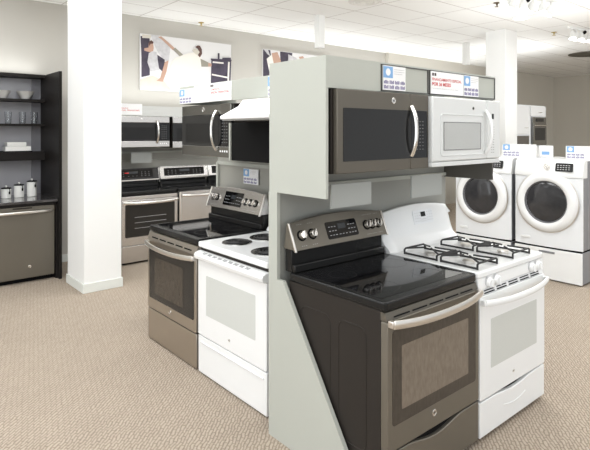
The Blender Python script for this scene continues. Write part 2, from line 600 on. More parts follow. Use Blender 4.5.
poster(5.36, 1.55, [
    (P_DK, [(.0, .99), (.10, .99), (.16, .4), (.10, .0), (.0, .0)]),
    (P_DK, [(.24, .99), (.42, .99), (.40, .3), (.26, .2)]),
    (P_GR, [(.01, .995), (.07, .995), (.10, .86), (.06, .90)]),
    (P_SH, [(.05, .80), (.12, .90), (.18, .86), (.22, .50), (.10, .45)]),
    (P_SK, [(.12, .93), (.20, .97), (.25, .80), (.24, .62), (.19, .55), (.15, .70)]),
    (P_GR, [(.36, .95), (.47, .90), (.55, .80), (.50, .40), (.36, .50)]),
    (P_BG, [(.30, .60), (.42, .85), (.47, .60), (.40, .20), (.28, .10)]),
    (P_SK, [(.52, .92), (.58, .95), (.62, .86), (.56, .78)]),
], 'second photo poster half hidden behind the grey appliance display')

# ------------------------------------------------------------------ signs
def sign(name, label, loc, w, h, rotz=0, side=None, words=(), squares=False, plain=None, cat='sign', group=None, thick=.004, bx=0.0, tilt=0):
    """card facing local -y; origin at lower left"""
    t = thing(name, label, cat, loc, rotz, group)
    if tilt:
        t.rotation_euler = (tilt, 0, rotz)
    m = MB(); m.box(0, w, 0, thick, 0, h); m.build('card', plain or PAPER, t)
    y = -.0006
    if side is not None:          # light blue square with white dot and rows of violet print
        bw = side
        k = MB(); k.box(bx, bx + bw * .42, y, 0, h * .50, h * .97); k.build('blue_patch', BLUE, t)
        k = MB(); k.cyl((bx + bw * .21, y - .0006, h * .74), (bx + bw * .21, y, h * .74), min(bw * .12, h * .15), seg=20)
        k.build('white_dot', PAPER, t)
        k = MB()
        for j in range(3):
            k.box(bx + bw * .48, bx + bw * (.95 - .1 * (j == 2)), y, 0, h * (.86 - j * .09), h * (.875 - j * .09))
        k.build('small_print', GREYI, t)
        k = MB()
        for r in range(2):
            for c in range(4):
                x0 = bx + bw * (.03 + c * .245)
                for q in range(4):
                    xx = x0 + q * bw * .052
                    hh = h * (.13 if (q + c + r) % 3 else .10)
                    k.box(xx, xx + bw * .036, y, 0, h * (.27 - r * .20), h * (.27 - r * .20) + hh)
                k.box(x0, x0 + bw * .19, y, 0, h * (.255 - r * .20), h * (.265 - r * .20))
        k.build('price_print', PURP, t)
    if squares:
        k = MB()
        s_ = h * .13
        k.box(w * squares, w * squares + s_, y, 0, h * .80, h * .80 + s_)
        k.box(w * squares + s_ * 1.35, w * squares + s_ * 2.35, y, 0, h * .80, h * .80 + s_)
        k.build('dark_squares', INK, t)
    for (body, fx, fz, fh, fw, mm, bold) in words:
        text(body, fx * w, y, fz * h, fh * h, mm, t, width=fw * w, bold=bold)
    return t


# ------------------------------------------------------------------ appliance parts
def badge(parent, x, y, z, r=.014, m=CHROME, lab=None):
    k = MB()
    k.lathe([(r, 0), (r, -.003), (r * .88, -.004), (r * .80, -.0028), (0.0005, -.0028)], (x, y, z), 'y', 28)
    s = MB()   # curled monogram: two small loops
    for sx in (-1, 1):
        s.tube([(x + sx * r * .28 + r * .22 * math.cos(a), y - .0033, z + r * .30 * math.sin(a)) for a in [i * PI / 5 for i in range(10)]], r * .05, 5, closed=True)
    b = k.build('badge', m, parent)
    s.build('monogram', BLACKS if m is not BLACKS else CHROME, b)
    return b


def bow(w, y0, y1, z, dz=0.0, n=18, yend=None):
    """handle path between x=-w/2..w/2 bowing from y0 at ends to y1 in the middle"""
    pts = []
    for i in range(n + 1):
        u = -1 + 2 * i / n
        k = 1 - abs(u) ** 2.4
        pts.append((u * w / 2, y0 + (y1 - y0) * k, z + dz * k))
    return pts


def rrect(x0, x1, z0, z1, r, n=5):
    pts = []
    for cx, cz, a0 in ((x1 - r, z0 + r, -PI / 2), (x1 - r, z1 - r, 0), (x0 + r, z1 - r, PI / 2), (x0 + r, z0 + r, PI)):
        for i in range(n + 1):
            a = a0 + PI / 2 * i / n
            pts.append((cx + r * math.cos(a), cz + r * math.sin(a)))
    return pts


def slots(parent, xs, z, y, m=MATTE, w=.13, h=.006, rows=2, gap=.012, tilt=.0):
    k = MB()
    for x in xs:
        for r in range(rows):
            zz = z - r * gap
            k.box(x - w / 2, x + w / 2, y - .0012 + r * tilt, y + .004 + r * tilt, zz - h / 2, zz + h / 2)
    k.build('vent_slots', m, parent)


def oven_door(t, w, m, z0, z1, glass, inner, hm, outer=True, handle='bow', gm=.048, gb=.105, gt=.055, im=(.055, .065, .05, .06), hz=.028, hr=.019):
    d = MB(); d.prism(rrect(-w / 2 + .004, w / 2 - .004, z0, z1, .012), 'y', -.03, .012)
    dr = d.build('door', m, t, bevel=.004)
    wz0, wz1 = z0 + gb, z1 - gt
    iw = w / 2 - gm
    if outer:
        g = MB(); g.prism(rrect(-iw, iw, wz0, wz1, .016), 'y', -.0318, -.0295)
        g.build('door_glass', glass, dr)
        g = MB(); g.prism(rrect(-iw + im[0], iw - im[1], wz0 + im[2], wz1 - im[3], .006), 'y', -.0330, -.0315)
        g.build('inner_window', inner, dr)
    else:
        g = MB(); g.prism(rrect(-w / 2 + .115, w / 2 - .115, wz0 + .05, z1 - .140, .006), 'y', -.0312, -.0295)
        g.build('door_window', inner, dr)
    if handle == 'bow':
        k = MB(); k.tube(bow(w - .03, -.055, -.092, z1 - hz, -.012), hr, 12, rx=.010)
        for sx in (-1, 1):
            k.box(sx * (w / 2 - .02) - .014, sx * (w / 2 - .02) + .014, -.058, -.028, z1 - hz - .016, z1 - hz + .014)
        k.build('handle', hm, dr, bevel=.003)
    return dr


def drawer(t, w, m, z0, z1, scoop=.0):
    n = 24
    pts = [(-w / 2 + .004, z0), (w / 2 - .004, z0)]
    for i in range(n + 1):
        u = 1 - 2 * i / n
        x = u * (w / 2 - .004)
        k = 0 if abs(u) > .62 else (0.5 + 0.5 * math.cos(PI * u / .62)) ** .8
        pts.append((x, z1 - scoop * k))
    d = MB(); d.prism(pts, 'y', -.028, .012)
    dr = d.build('drawer', m, t, bevel=.004)
    return dr


def burner_rings(t):
    for x, y, r in ((-.20, .17, .10), (.19, .17, .085), (-.19, .44, .075), (.20, .44, .10)):
        k = MB()
        pts = [(x + r * math.cos(a), y + r * math.sin(a), .9325) for a in [2 * PI * i / 40 for i in range(40)]]
        k.tube(pts, .0005, 4, rx=.0016, closed=True)
        k.build('burner_ring', mat('grey burner mark', (.035, .035, .035), .2, noise=.02), t)


def glass_top(t, w, rimm):
    k = MB(); k.prism(rrect(-w / 2 - .001, w / 2 + .001, -.018, .66, .02), 'z', .888, .9315)
    c = k.build('cooktop', rimm, t, bevel=.009, seg=3)
    g = MB(); g.prism(rrect(-w / 2 + .035, w / 2 - .035, .035, .585, .02), 'z', .931, .9325)
    g.build('glass_surface', GLASS, c)
    burner_rings(c)


def back_panel_ring(w, arch, yb, yt, zb, zt, th, n=14):
    """slanted control panel with arched top: returns front profile loft"""
    m = MB()
    rings = []
    for i in range(n + 1):
        u = -1 + 2 * i / n
        x = u * w / 2
        top = zt + arch * (1 - u * u)
        f = (top - zb) / (zt - zb)
        yt2 = yb + (yt - yb) * f
        rings.append([(x, yb, zb), (x, yt2, top), (x, yt2 + th * .5, top - .004), (x, yb + th + (yt - yb), zb)])
    m.loft(rings)
    return m


def knob_on(parent, x, yb, zb, yt, zt, f, r=.024, m=CHROME, ln=.026, ang=0.0, bm_=None):
    """knob on a slanted panel; f = height fraction"""
    p = Vector((x, yb + (yt - yb) * f, zb + (zt - zb) * f))
    tdir = Vector((0, yt - yb, zt - zb)).normalized()
    nrm = Vector((0, -tdir.z, tdir.y))
    k = MB()
    k.cyl(p, p + nrm * .006, r * 1.18, r * 1.12)
    ring = k.build('knob_ring', bm_ or MATTE, parent)
    k = MB()
    k.cyl(p + nrm * .006, p + nrm * ln, r * .95, r * .80)
    a = Vector((math.sin(ang), 0, 0)) + tdir * math.cos(ang)
    a.normalize()
    s = nrm.cross(a).normalized()
    q = p + nrm * (ln - .002)
    hw, hl, hh = r * .22, r * .98, .012
    vs = []
    for dz in (0, hh):
        for sa, sb in ((-1, -1), (1, -1), (1, 1), (-1, 1)):
            vs.append(q + s * hw * sa + a * hl * sb * (1 - .15 * (dz > 0)) + nrm * dz)
    k.add(vs, [(0, 3, 2, 1), (4, 5, 6, 7), (0, 1, 5, 4), (1, 2, 6, 5), (2, 3, 7, 6), (3, 0, 4, 7)])
    k.build('knob', m, parent, bevel=.0015)
    return ring


def quad_on(parent, name, x0, x1, f0, f1, yb, zb, yt, zt, m, off=.0015, rad=True):
    tdir = Vector((0, yt - yb, zt - zb)); L = tdir.length; tdir.normalize()
    nrm = Vector((0, -tdir.z, tdir.y))
    pts = rrect(x0, x1, f0 * L, f1 * L, .012 if rad else .001, 4)
    base = Vector((0, yb, zb))
    A = [base + Vector((px, 0, 0)) + tdir * pz + nrm * off for px, pz in pts]
    B = [base + Vector((px, 0, 0)) + tdir * pz - nrm * .001 for px, pz in pts]
    k = MB(); k.loft([B, A])
    return k.build(name, m, parent)


def print_marks(parent, xs, fs, yb, zb, yt, zt, m, w=.01, h=.004, off=.003, name='button_marks'):
    tdir = Vector((0, yt - yb, zt - zb)); L = tdir.length; tdir.normalize()
    nrm = Vector((0, -tdir.z, tdir.y)); base = Vector((0, yb, zb))
    k = MB()
    for x in xs:
        for f in fs:
            c = base + Vector((x, 0, 0)) + tdir * (f * L) + nrm * off
            k.add([c + Vector((-w / 2, 0, 0)) - tdir * h / 2, c + Vector((w / 2, 0, 0)) - tdir * h / 2,
                   c + Vector((w / 2, 0, 0)) + tdir * h / 2, c + Vector((-w / 2, 0, 0)) + tdir * h / 2], [(0, 1, 2, 3)])
    k.build(name, m, parent)


def knob_guard(t, w):
    pass


def body(t, w, m, depth=.66, emboss=False):
    k = MB(); k.box(-w / 2 + .004, w / 2 - .004, .013, depth, .03, .8875)
    b = k.build('body', m, t, bevel=.003)
    if emboss:
        k = MB()
        for (y0, y1, z0, z1) in ((.10, .28, .20, .78), (.34, .56, .20, .78)):
            k.tube([(-w / 2 + .004, y, z) for y, z in rrect(y0, y1, z0, z1, .04)], .003, 6, rx=.003, up=(1, 0, 0), closed=True)
        k.build('pressed_outline', m, b)
    k = MB(); k.box(-w / 2 + .02, w / 2 - .02, .04, depth - .02, 0.0, .03)
    k.build('toe_base', MATTE, t)
    return b


# ------------------------------------------------------------------ the display island
# (front run faces -y, the other run faces -x)
isl = thing('display_unit', 'pale grey green laminate display unit holding four ranges and microwaves', 'display unit', (1.80, 2.35, 0))


def part(name, m, parent, mt, bevel=.0):
    # geometry written in world metres, shifted to the unit's origin
    m.v = [(a - 1.80, b - 2.35, c) for a, b, c in m.v]
    return m.build(name, mt, parent, bevel=bevel)


m = MB(); m.prism([(2.351, 0), (2.351, 1.366), (2.276, 1.366), (2.276, .885), (2.225, .885), (1.635, 0)], 'x', 1.80, 1.822)
part('slanted_side_panel', m, isl, PANEL)
m = MB(); m.box(1.80, 1.818, 1.887, 2.345, 1.366, 2.083); part('upper_side_panel', m, isl, PANEL)
m = MB(); m.box(3.408, 3.424, 1.90, 2.345, 1.366, 1.93); part('upper_side_panel', m, isl, mat('dark taupe laminate', (.085, .08, .07), .5, noise=.03))
m = MB(); m.box(1.818, 3.424, 1.887, 1.905, 1.922, 2.083); part('header_panel', m, isl, PANEL)
m = MB(); m.box(1.818, 3.424, 1.905, 2.345, 2.063, 2.083); part('top_board', m, isl, PANEL)
m = MB(); m.box(1.822, 3.424, 2.285, 2.345, 0.0, 1.366); m.box(1.818, 3.408, 2.285, 2.345, 1.366, 2.063)
part('back_panel', m, isl, PANEL2)
m = MB(); m.box(1.83, 3.40, 2.262, 2.285, 1.375, 1.40); m.box(1.83, 3.40, 2.272, 2.285, 1.46, 1.52); part('wall_rail', m, isl, PANEL)
# run that faces -x
m = MB(); m.box(2.62, 2.66, 2.351, 4.20, 0, 1.93); part('back_panel', m, isl, PANELB)
m = MB(); m.box(2.10, 2.116, 2.351, 3.97, 1.930, 2.072); part('header_panel', m, isl, PANEL)
m = MB(); m.box(2.116, 2.66, 2.351, 3.97, 2.056, 2.072); part('top_board', m, isl, PANEL)
m = MB(); m.box(2.116, 2.66, 3.955, 3.97, 1.93, 2.056); part('upper_side_panel', m, isl, PANEL)
m = MB(); m.box(2.605, 2.62, 2.36, 4.19, 1.40, 1.43); m.box(2.60, 2.62, 4.17, 4.20, .9, 1.42); part('wall_rail', m, isl, PANEL)
m = MB(); m.box(2.56, 2.62, 2.36, 3.85, 1.46, 1.53); part('mounting_rail', m, isl, PANEL2)
# framed sign holders on the header
for (x0, x1) in ((2.215, 2.645), (2.655, 3.418)):
    m = MB()
    z0, z1 = (1.925, 2.073)
    for (a, b, c, d) in ((x0, x1, z0, z0 + .006), (x0, x1, z1 - .006, z1), (x0, x0 + .006, z0, z1), (x1 - .006, x1, z0, z1)):
        m.box(a, b, 1.881, 1.887, c, d)
    part('sign_frame', m, isl, mat('dark frame metal', (.10, .10, .095), .4, .3, noise=.05))

sign('sign_card', 'small white and blue price card above the slate microwave', (2.224, 1.8765, 1.932), .195, .134, side=.195)
sign('sign_card', 'white financing sign with bold red Spanish lettering above the white microwave', (2.664, 1.8765, 1.932), .350, .135,
     squares=.03, words=[('FINANCIAMIENTO ESPECIAL', .03, .585, .13, .90, RED, .015), ('POR 36 MESES', .03, .36, .16, .56, RED, .03),
                         ('Consulta los detalles con un asociado', .03, .22, .05, .8, GREYI, 0)])
sign('sign_card', 'small white and blue price card right of the red Spanish sign', (3.020, 1.8765, 1.932), .175, .135, side=.175)
# run facing -x : local +x is -y in the world
sign('sign_card', 'white financing sign with red English lettering above the steel microwave', (2.0955, 3.48, 1.932), .30, .137, RZL,
     squares=.05, words=[('12 MONTHS', .06, .60, .11, .42, RED, .01), ('SPECIAL FINANCING', .06, .42, .12, .84, RED, .015), ('with approved credit', .06, .25, .05, .7, GREYI, 0)])
sign('sign_card', 'small white and blue price card, far left end of the rear header', (2.0955, 3.955, 1.932), .235, .12, RZL, side=.20)
sign('sign_card', 'blank white card between price card and red English sign', (2.0950, 3.715, 1.930), .23, .135, RZL)
sign('sign_card', 'small white and blue price card above the white range hood', (2.0955, 2.745, 1.93), .17, .137, RZL, side=.16)
sign('hang_tag', 'white and blue price label on the grey panel behind the steel range', (2.6035, 3.76, 1.255), .215, .13, RZL, side=.20, cat='sign')
# grey placards hanging under the microwaves
sign('hanging_placard', 'blank grey card hanging under the slate microwave', (1.90, 1.95, 1.302), .31, .125, plain=CARDG, cat='placard', thick=.010)
sign('hanging_placard', 'blank grey card hanging under the white microwave', (2.572, 1.95, 1.303), .31, .132, plain=CARDG, cat='placard', thick=.010)


# ------------------------------------------------------------------ ranges
def slate_backguard(t, w, pm, disp_x, left_knobs, right_knobs, arch=.028, y0=.60, kn=CHROME, lean=.062, zb=1.055, zt=1.195, rect=False, cap=HANDLE):
    k = MB()
    k.box(-w / 2 + .008, w / 2 - .008, y0 + .045, y0 + .10, .9315, zb + .03)
    r = k.build('riser', BLACK, t, bevel=.004)
    k = MB(); k.box(-w / 2 + .008, w / 2 - .008, y0 + .018, y0 + .044, .9318, .975); k.build('rear_vent_trim', BLACK, t, bevel=.006)
    k = back_panel_ring(w - .01, arch, y0, y0 + lean, zb, zt, .05)
    p = k.build('control_panel', pm, t, bevel=.004)
    yb, yt = y0, y0 + lean
    for sx in (-1, 1):
        e = MB(); x = sx * (w / 2 - .002)
        e.prism([(yb - .005, zb - .006), (yt - .005, zt + .004), (yt + .010, zt + .004), (yb + .010, zb - .006)], 'x', x - .006, x + .006)
        e.build('end_cap', cap, p, bevel=.003)
    quad_on(p, 'display_glass', disp_x[0], disp_x[1], .20, .86 if not rect else .90, yb, zb, yt, zt, GLASS, rad=not rect)
    cx = (disp_x[0] + disp_x[1]) / 2
    hw = (disp_x[1] - disp_x[0]) / 2
    quad_on(p, 'display_screen', cx - hw * .25, cx + hw * .25, .55, .75, yb, zb, yt, zt, mat('dim display', (.03, .035, .04), .2, noise=.02), off=.0022, rad=False)
    print_marks(p, [cx + hw * a for a in (-.8, -.62, -.44, .44, .62, .8)], (.34, .5, .66), yb, zb, yt, zt, GREYI, w=.014, h=.004)
    print_marks(p, [cx + hw * a for a in (-.2, 0, .2)], (.34,), yb, zb, yt, zt, GREYI, w=.014, h=.004)
    for x in left_knobs + right_knobs:
        knob_on(p, x, yb, zb, yt, zt, .52, r=.026, m=kn, ang=.35)
    print_marks(p, [x + d for x in left_knobs + right_knobs for d in (-.014, 0, .014)], (.14, .93), yb, zb, yt, zt, GREYI, w=.006, h=.003, name='knob_marks')
    return p


w = .766
R1 = thing('range', 'slate grey electric range with black glass cooktop, nearest on the right side', 'kitchen range', (2.2155, 1.553, 0))
body(R1, w, BLACKS, emboss=True)
k = MB(); k.prism([(-.026, .846), (-.012, .882), (.012, .885), (.012, .846)], 'x', -w / 2 + .004, w / 2 - .004)
vs_ = k.build('vent_strip', SLATE, R1)
k = MB()
for i in range(5):
    x = -.27 + i * .135
    k.add([(x - .058, -.0250, .856), (x + .058, -.0250, .856), (x + .058, -.0222, .862), (x - .058, -.0222, .862)], [(0, 1, 2, 3)])
k.build('vent_slots', MATTE, vs_)
D1 = oven_door(R1, w, SLATE2, .252, .845, OVENG, OVENI, HANDLE, gm=.036, gb=.115, gt=.045, im=(.065, .075, .06, .08), hz=.006, hr=.021)
badge(D1, -.03, -.0305, .325, .017)
k = MB(); k.box(-w / 2 + .01, w / 2 - .01, -.008, .012, .20, .249); k.build('drawer_recess', MATTE, R1)
drawer(R1, w, SLATE2, .035, .243, .034)
glass_top(R1, w, BLACK)
slate_backguard(R1, w, SLATE2, (-.125, .13), [-.315, -.235], [.215, .262, .318])

# white gas range
w = .775
R2 = thing('range', 'white gas range with black cast iron grates, right end of the display', 'kitchen range', (2.9935, 1.553, 0))
body(R2, w, WHITE2)
D2 = oven_door(R2, w, WHITE, .232, .800, GWIN, GWIN, WHITE, outer=False)
badge(D2, -.02, -.0305, .300, .010, HANDLE)
slots(R2, [-.27, -.135, .0, .135, .27], .822, -.018, w=.105, h=.005, rows=2, gap=.013, tilt=-.004)
k = MB(); k.prism([(-.020, .802), (-.014, .832), (.012, .832), (.012, .802)], 'x', -w / 2 + .006, w / 2 - .006); k.build('vent_strip', WHITE, R2)
k = MB(); k.prism([(-.022, .836), (-.016, .896), (.012, .896), (.012, .836)], 'x', -w / 2 + .002, w / 2 - .002)
cp = k.build('control_panel', WHITE, R2, bevel=.003)
for x in (-.285, -.205, .215, .295):
    k = MB(); k.cyl((x, -.018, .868), (x, -.026, .867), .030); k.build('knob_ring', mat('pale grey plastic', (.55, .55, .56), .4, noise=.02), cp)
    k = MB(); k.cyl((x, -.026, .867), (x, -.044, .865), .029, .024); k.box(x - .006, x + .006, -.056, -.042, .843, .888); k.build('knob', WHITE, cp, bevel=.002)
k = MB(); k.box(-w / 2 + .01, w / 2 - .01, -.006, .012, .20, .229); k.build('drawer_recess', MATTE, R2)
dd = drawer(R2, w, WHITE, .03, .222, .020)
k = MB(); k.tube([(x, -.0285, .135 - .018 * math.cos(x / .13 * PI / 2)) for x in [-.13 + .26 * i / 16 for i in range(17)]], .0022, 6); k.build('pressed_curve', WHITE, dd)
k = MB(); k.prism(rrect(-w / 2 - .001, w / 2 + .001, -.022, .645, .02), 'z', .897, .934)
ct = k.build('cooktop', WHITE, R2, bevel=.010, seg=3)


def grate(parent, x, y):
    k = MB()
    hx, hy, z0, z1 = .105, .118, .936, .970
    for sy in (-1, 1):
        yy = y + sy * hy
        k.tube([(x - hx, yy, z0), (x - hx, yy, z1 - .006), (x - hx + .012, yy, z1), (x + hx - .012, yy, z1), (x + hx, yy, z1 - .006), (x + hx, yy, z0)], .0062, 8, up=(0, 1, 0))
    for sx in (-1, 1):
        k.tube([(x + sx * hx, y - hy, z0 + .006), (x + sx * hx, y + hy, z0 + .006)], .0062, 8)
        k.tube([(x + sx * (hx - .02), y - hy, z1), (x + sx * .018, y - .018, z1 + .012)], .0056, 8)
        k.tube([(x + sx * (hx - .02), y + hy, z1), (x + sx * .018, y + .018, z1 + .012)], .0056, 8)
    k.build('grate', IRON, parent)
    b = MB()
    b.lathe([(.075, .0005), (.073, .003), (.03, .001)], (x, y, .934), seg=28, caps=False)
    bb = b.build('burner_bowl', mat('pale burner bowl', (.66, .67, .67), .3, .2, noise=.02), parent)
    b = MB(); b.lathe([(.030, 0.001), (.030, .010), (.036, .011), (.036, .017), (.030, .020), (.0005, .020)], (x, y, .934), seg=24)
    b.build('burner_cap', HANDLE, bb)


for gx in (-.235, .160):
    for gy in (.130, .395):
        grate(ct, gx, gy)
# rounded white backguard
def white_backguard(t, w, y0, zt, arch, disp=True, knobs=()):
    k = MB()
    prof = [(-.055, .9345), (-.046, .955), (-.012, .985), (.006, 1.02), (.018, 1.06), (.030, 1.10), (.045, zt - .02), (.058, zt), (.078, zt), (.09, zt - .02), (.092, .9345)]
    rings = []
    n = 22
    for i in range(n + 1):
        u = -1 + 2 * i / n
        x = u * (w / 2 - .002)
        e = max(0, (abs(u) - .90) / .10)
        sh = math.sqrt(max(0, 1 - e * e))
        top = arch * (1 - u * u)
        ring = []
        for yy, zz in prof:
            f = (zz - .9345) / (zt - .9345)
            z2 = zz + top * f - (1 - sh) * .05 * f
            y2 = yy * (1 if yy > .05 else 1) + (1 - sh) * .022 * (1 if yy < .05 else -1)
            ring.append((x, y0 + y2, z2))
        rings.append(ring)
    k.loft(rings)
    p = k.build('backguard', WHITE, t, sharp=50)
    yb, zb, yt, ztt = y0 + .018, 1.06, y0 + .038, 1.15
    if disp:
        quad_on(p, 'button_pad', -.07, .15, -.02, 1.0, yb, zb + .01, yt, ztt + .01, WHITE2, off=.004)
        quad_on(p, 'display_screen', .015, .065, .50, .85, yb, zb + .01, yt, ztt + .01, BLACK, off=.006, rad=False)
        print_marks(p, [-.05, -.025, .0, .085, .11, .135], (.2, .4, .6, .8), yb, zb + .01, yt, ztt + .01, GREYI, w=.012, h=.003, off=.0065)
        print_marks(p, [.02, .04, .06], (.15, .3), yb, zb + .01, yt, ztt + .01, GREYI, w=.012, h=.003, off=.0065)
    for x in knobs:
        knob_on(p, x, yb, zb, yt, ztt, .5, m=WHITE, bm_=HANDLE)
    return p


white_backguard(R2, w, .625, 1.165, .035)

# steel and black glass range on the rear run
w = .80
R3 = thing('range', 'stainless electric range with black glass top, left end of the rear run', 'kitchen range', (1.912, 3.705, 0), RZL)
body(R3, w, BLACKS)
k = MB(); k.prism([(-.030, .826), (-.014, .880), (.012, .885), (.012, .826)], 'x', -w / 2 + .004, w / 2 - .004)
vs_ = k.build('vent_strip', BRONZE, R3)
k = MB()
for i in range(5):
    x = -.27 + i * .135
    k.add([(x - .055, -.0275, .838), (x + .055, -.0275, .838), (x + .055, -.0245, .848), (x - .055, -.0245, .848)], [(0, 1, 2, 3)])
k.build('vent_slots', MATTE, vs_)
D3 = oven_door(R3, w, BRONZE, .262, .825, OVEND, OVENG, HANDLE, gm=.035, gb=.085, gt=.045, im=(.10, .16, .05, .09))
badge(D3, .0, -.0305, .31, .015)
drawer(R3, w, BRONZE, .01, .255, .0)
glass_top(R3, w, BLACK)
slate_backguard(R3, w, STEEL, (-.15, .12), [-.325, -.265], [.17, .24, .305], arch=.02, y0=.525, lean=.06, zb=1.045, zt=1.205, rect=True, kn=CHROME)

# white coil range
w = .808
R4 = thing('range', 'white electric range with four black coil burners beside the grey side panel', 'kitchen range', (1.912, 2.880, 0), RZL)
body(R4, w, WHITE2)
D4 = oven_door(R4, w, WHITE, .275, .845, GWIN, GWIN, WHITE, outer=False, handle=None)
k = MB(); k.prism([(-.028, .800), (-.060, .812), (-.066, .835), (-.056, .852), (-.028, .862), (.012, .862), (.012, .80)], 'x', -w / 2 + .002, w / 2 - .002)
hb = k.build('handle', WHITE, D4, bevel=.004)
k = MB()
for i in range(9):
    x = -.29 + i * .064
    for r in range(3):
        yy = -.050 + r * .007
        zz = .8545 + r * .0025
        k.add([(x - .022, yy, zz), (x + .022, yy, zz), (x + .022, yy + .0035, zz + .0013), (x - .022, yy + .0035, zz + .0013)], [(0, 1, 2, 3)])
k.build('vent_slots', MATTE, hb)
badge(D4, .0, -.0305, .345, .010, HANDLE)
k = MB(); k.box(-w / 2 + .01, w / 2 - .01, -.004, .012, .84, .89); k.build('shadow_gap', BLACKS, R4)
dr = drawer(R4, w, WHITE, .01, .268, .0)
k = MB(); k.box(-w / 2 + .03, w / 2 - .03, -.036, -.028, .222, .232); k.build('drawer_ledge', WHITE, dr, bevel=.003)
k = MB(); k.prism(rrect(-w / 2 - .001, w / 2 + .001, -.03, .64, .016), 'z', .888, .926)
ct = k.build('cooktop', WHITE, R4, bevel=.009, seg=3)
for x, y, r in ((-.19, .16, .085), (.19, .16, .105), (-.19, .42, .105), (.19, .42, .085)):
    k = MB(); k.lathe([(r + .022, .0005), (r + .020, .005), (r + .008, .005), (r - .01, .002), (.012, .0012)], (x, y, .926), seg=36, caps=False)
    pan = k.build('drip_pan', mat('dark chrome', (.30, .30, .29), .25, 1, noise=.05), ct)
    k = MB()
    n = 120
    turns = 4.2
    pts = [(x + (.014 + (r - .016) * i / n) * math.cos(2 * PI * turns * i / n), y + (.014 + (r - .016) * i / n) * math.sin(2 * PI * turns * i / n), .936) for i in range(n + 1)]
    k.tube(pts, .0045, 6)
    k.build('coil', IRON, pan)
white_backguard(R4, w, .61, 1.15, .01, disp=False, knobs=(-.3, -.2, .2, .3))

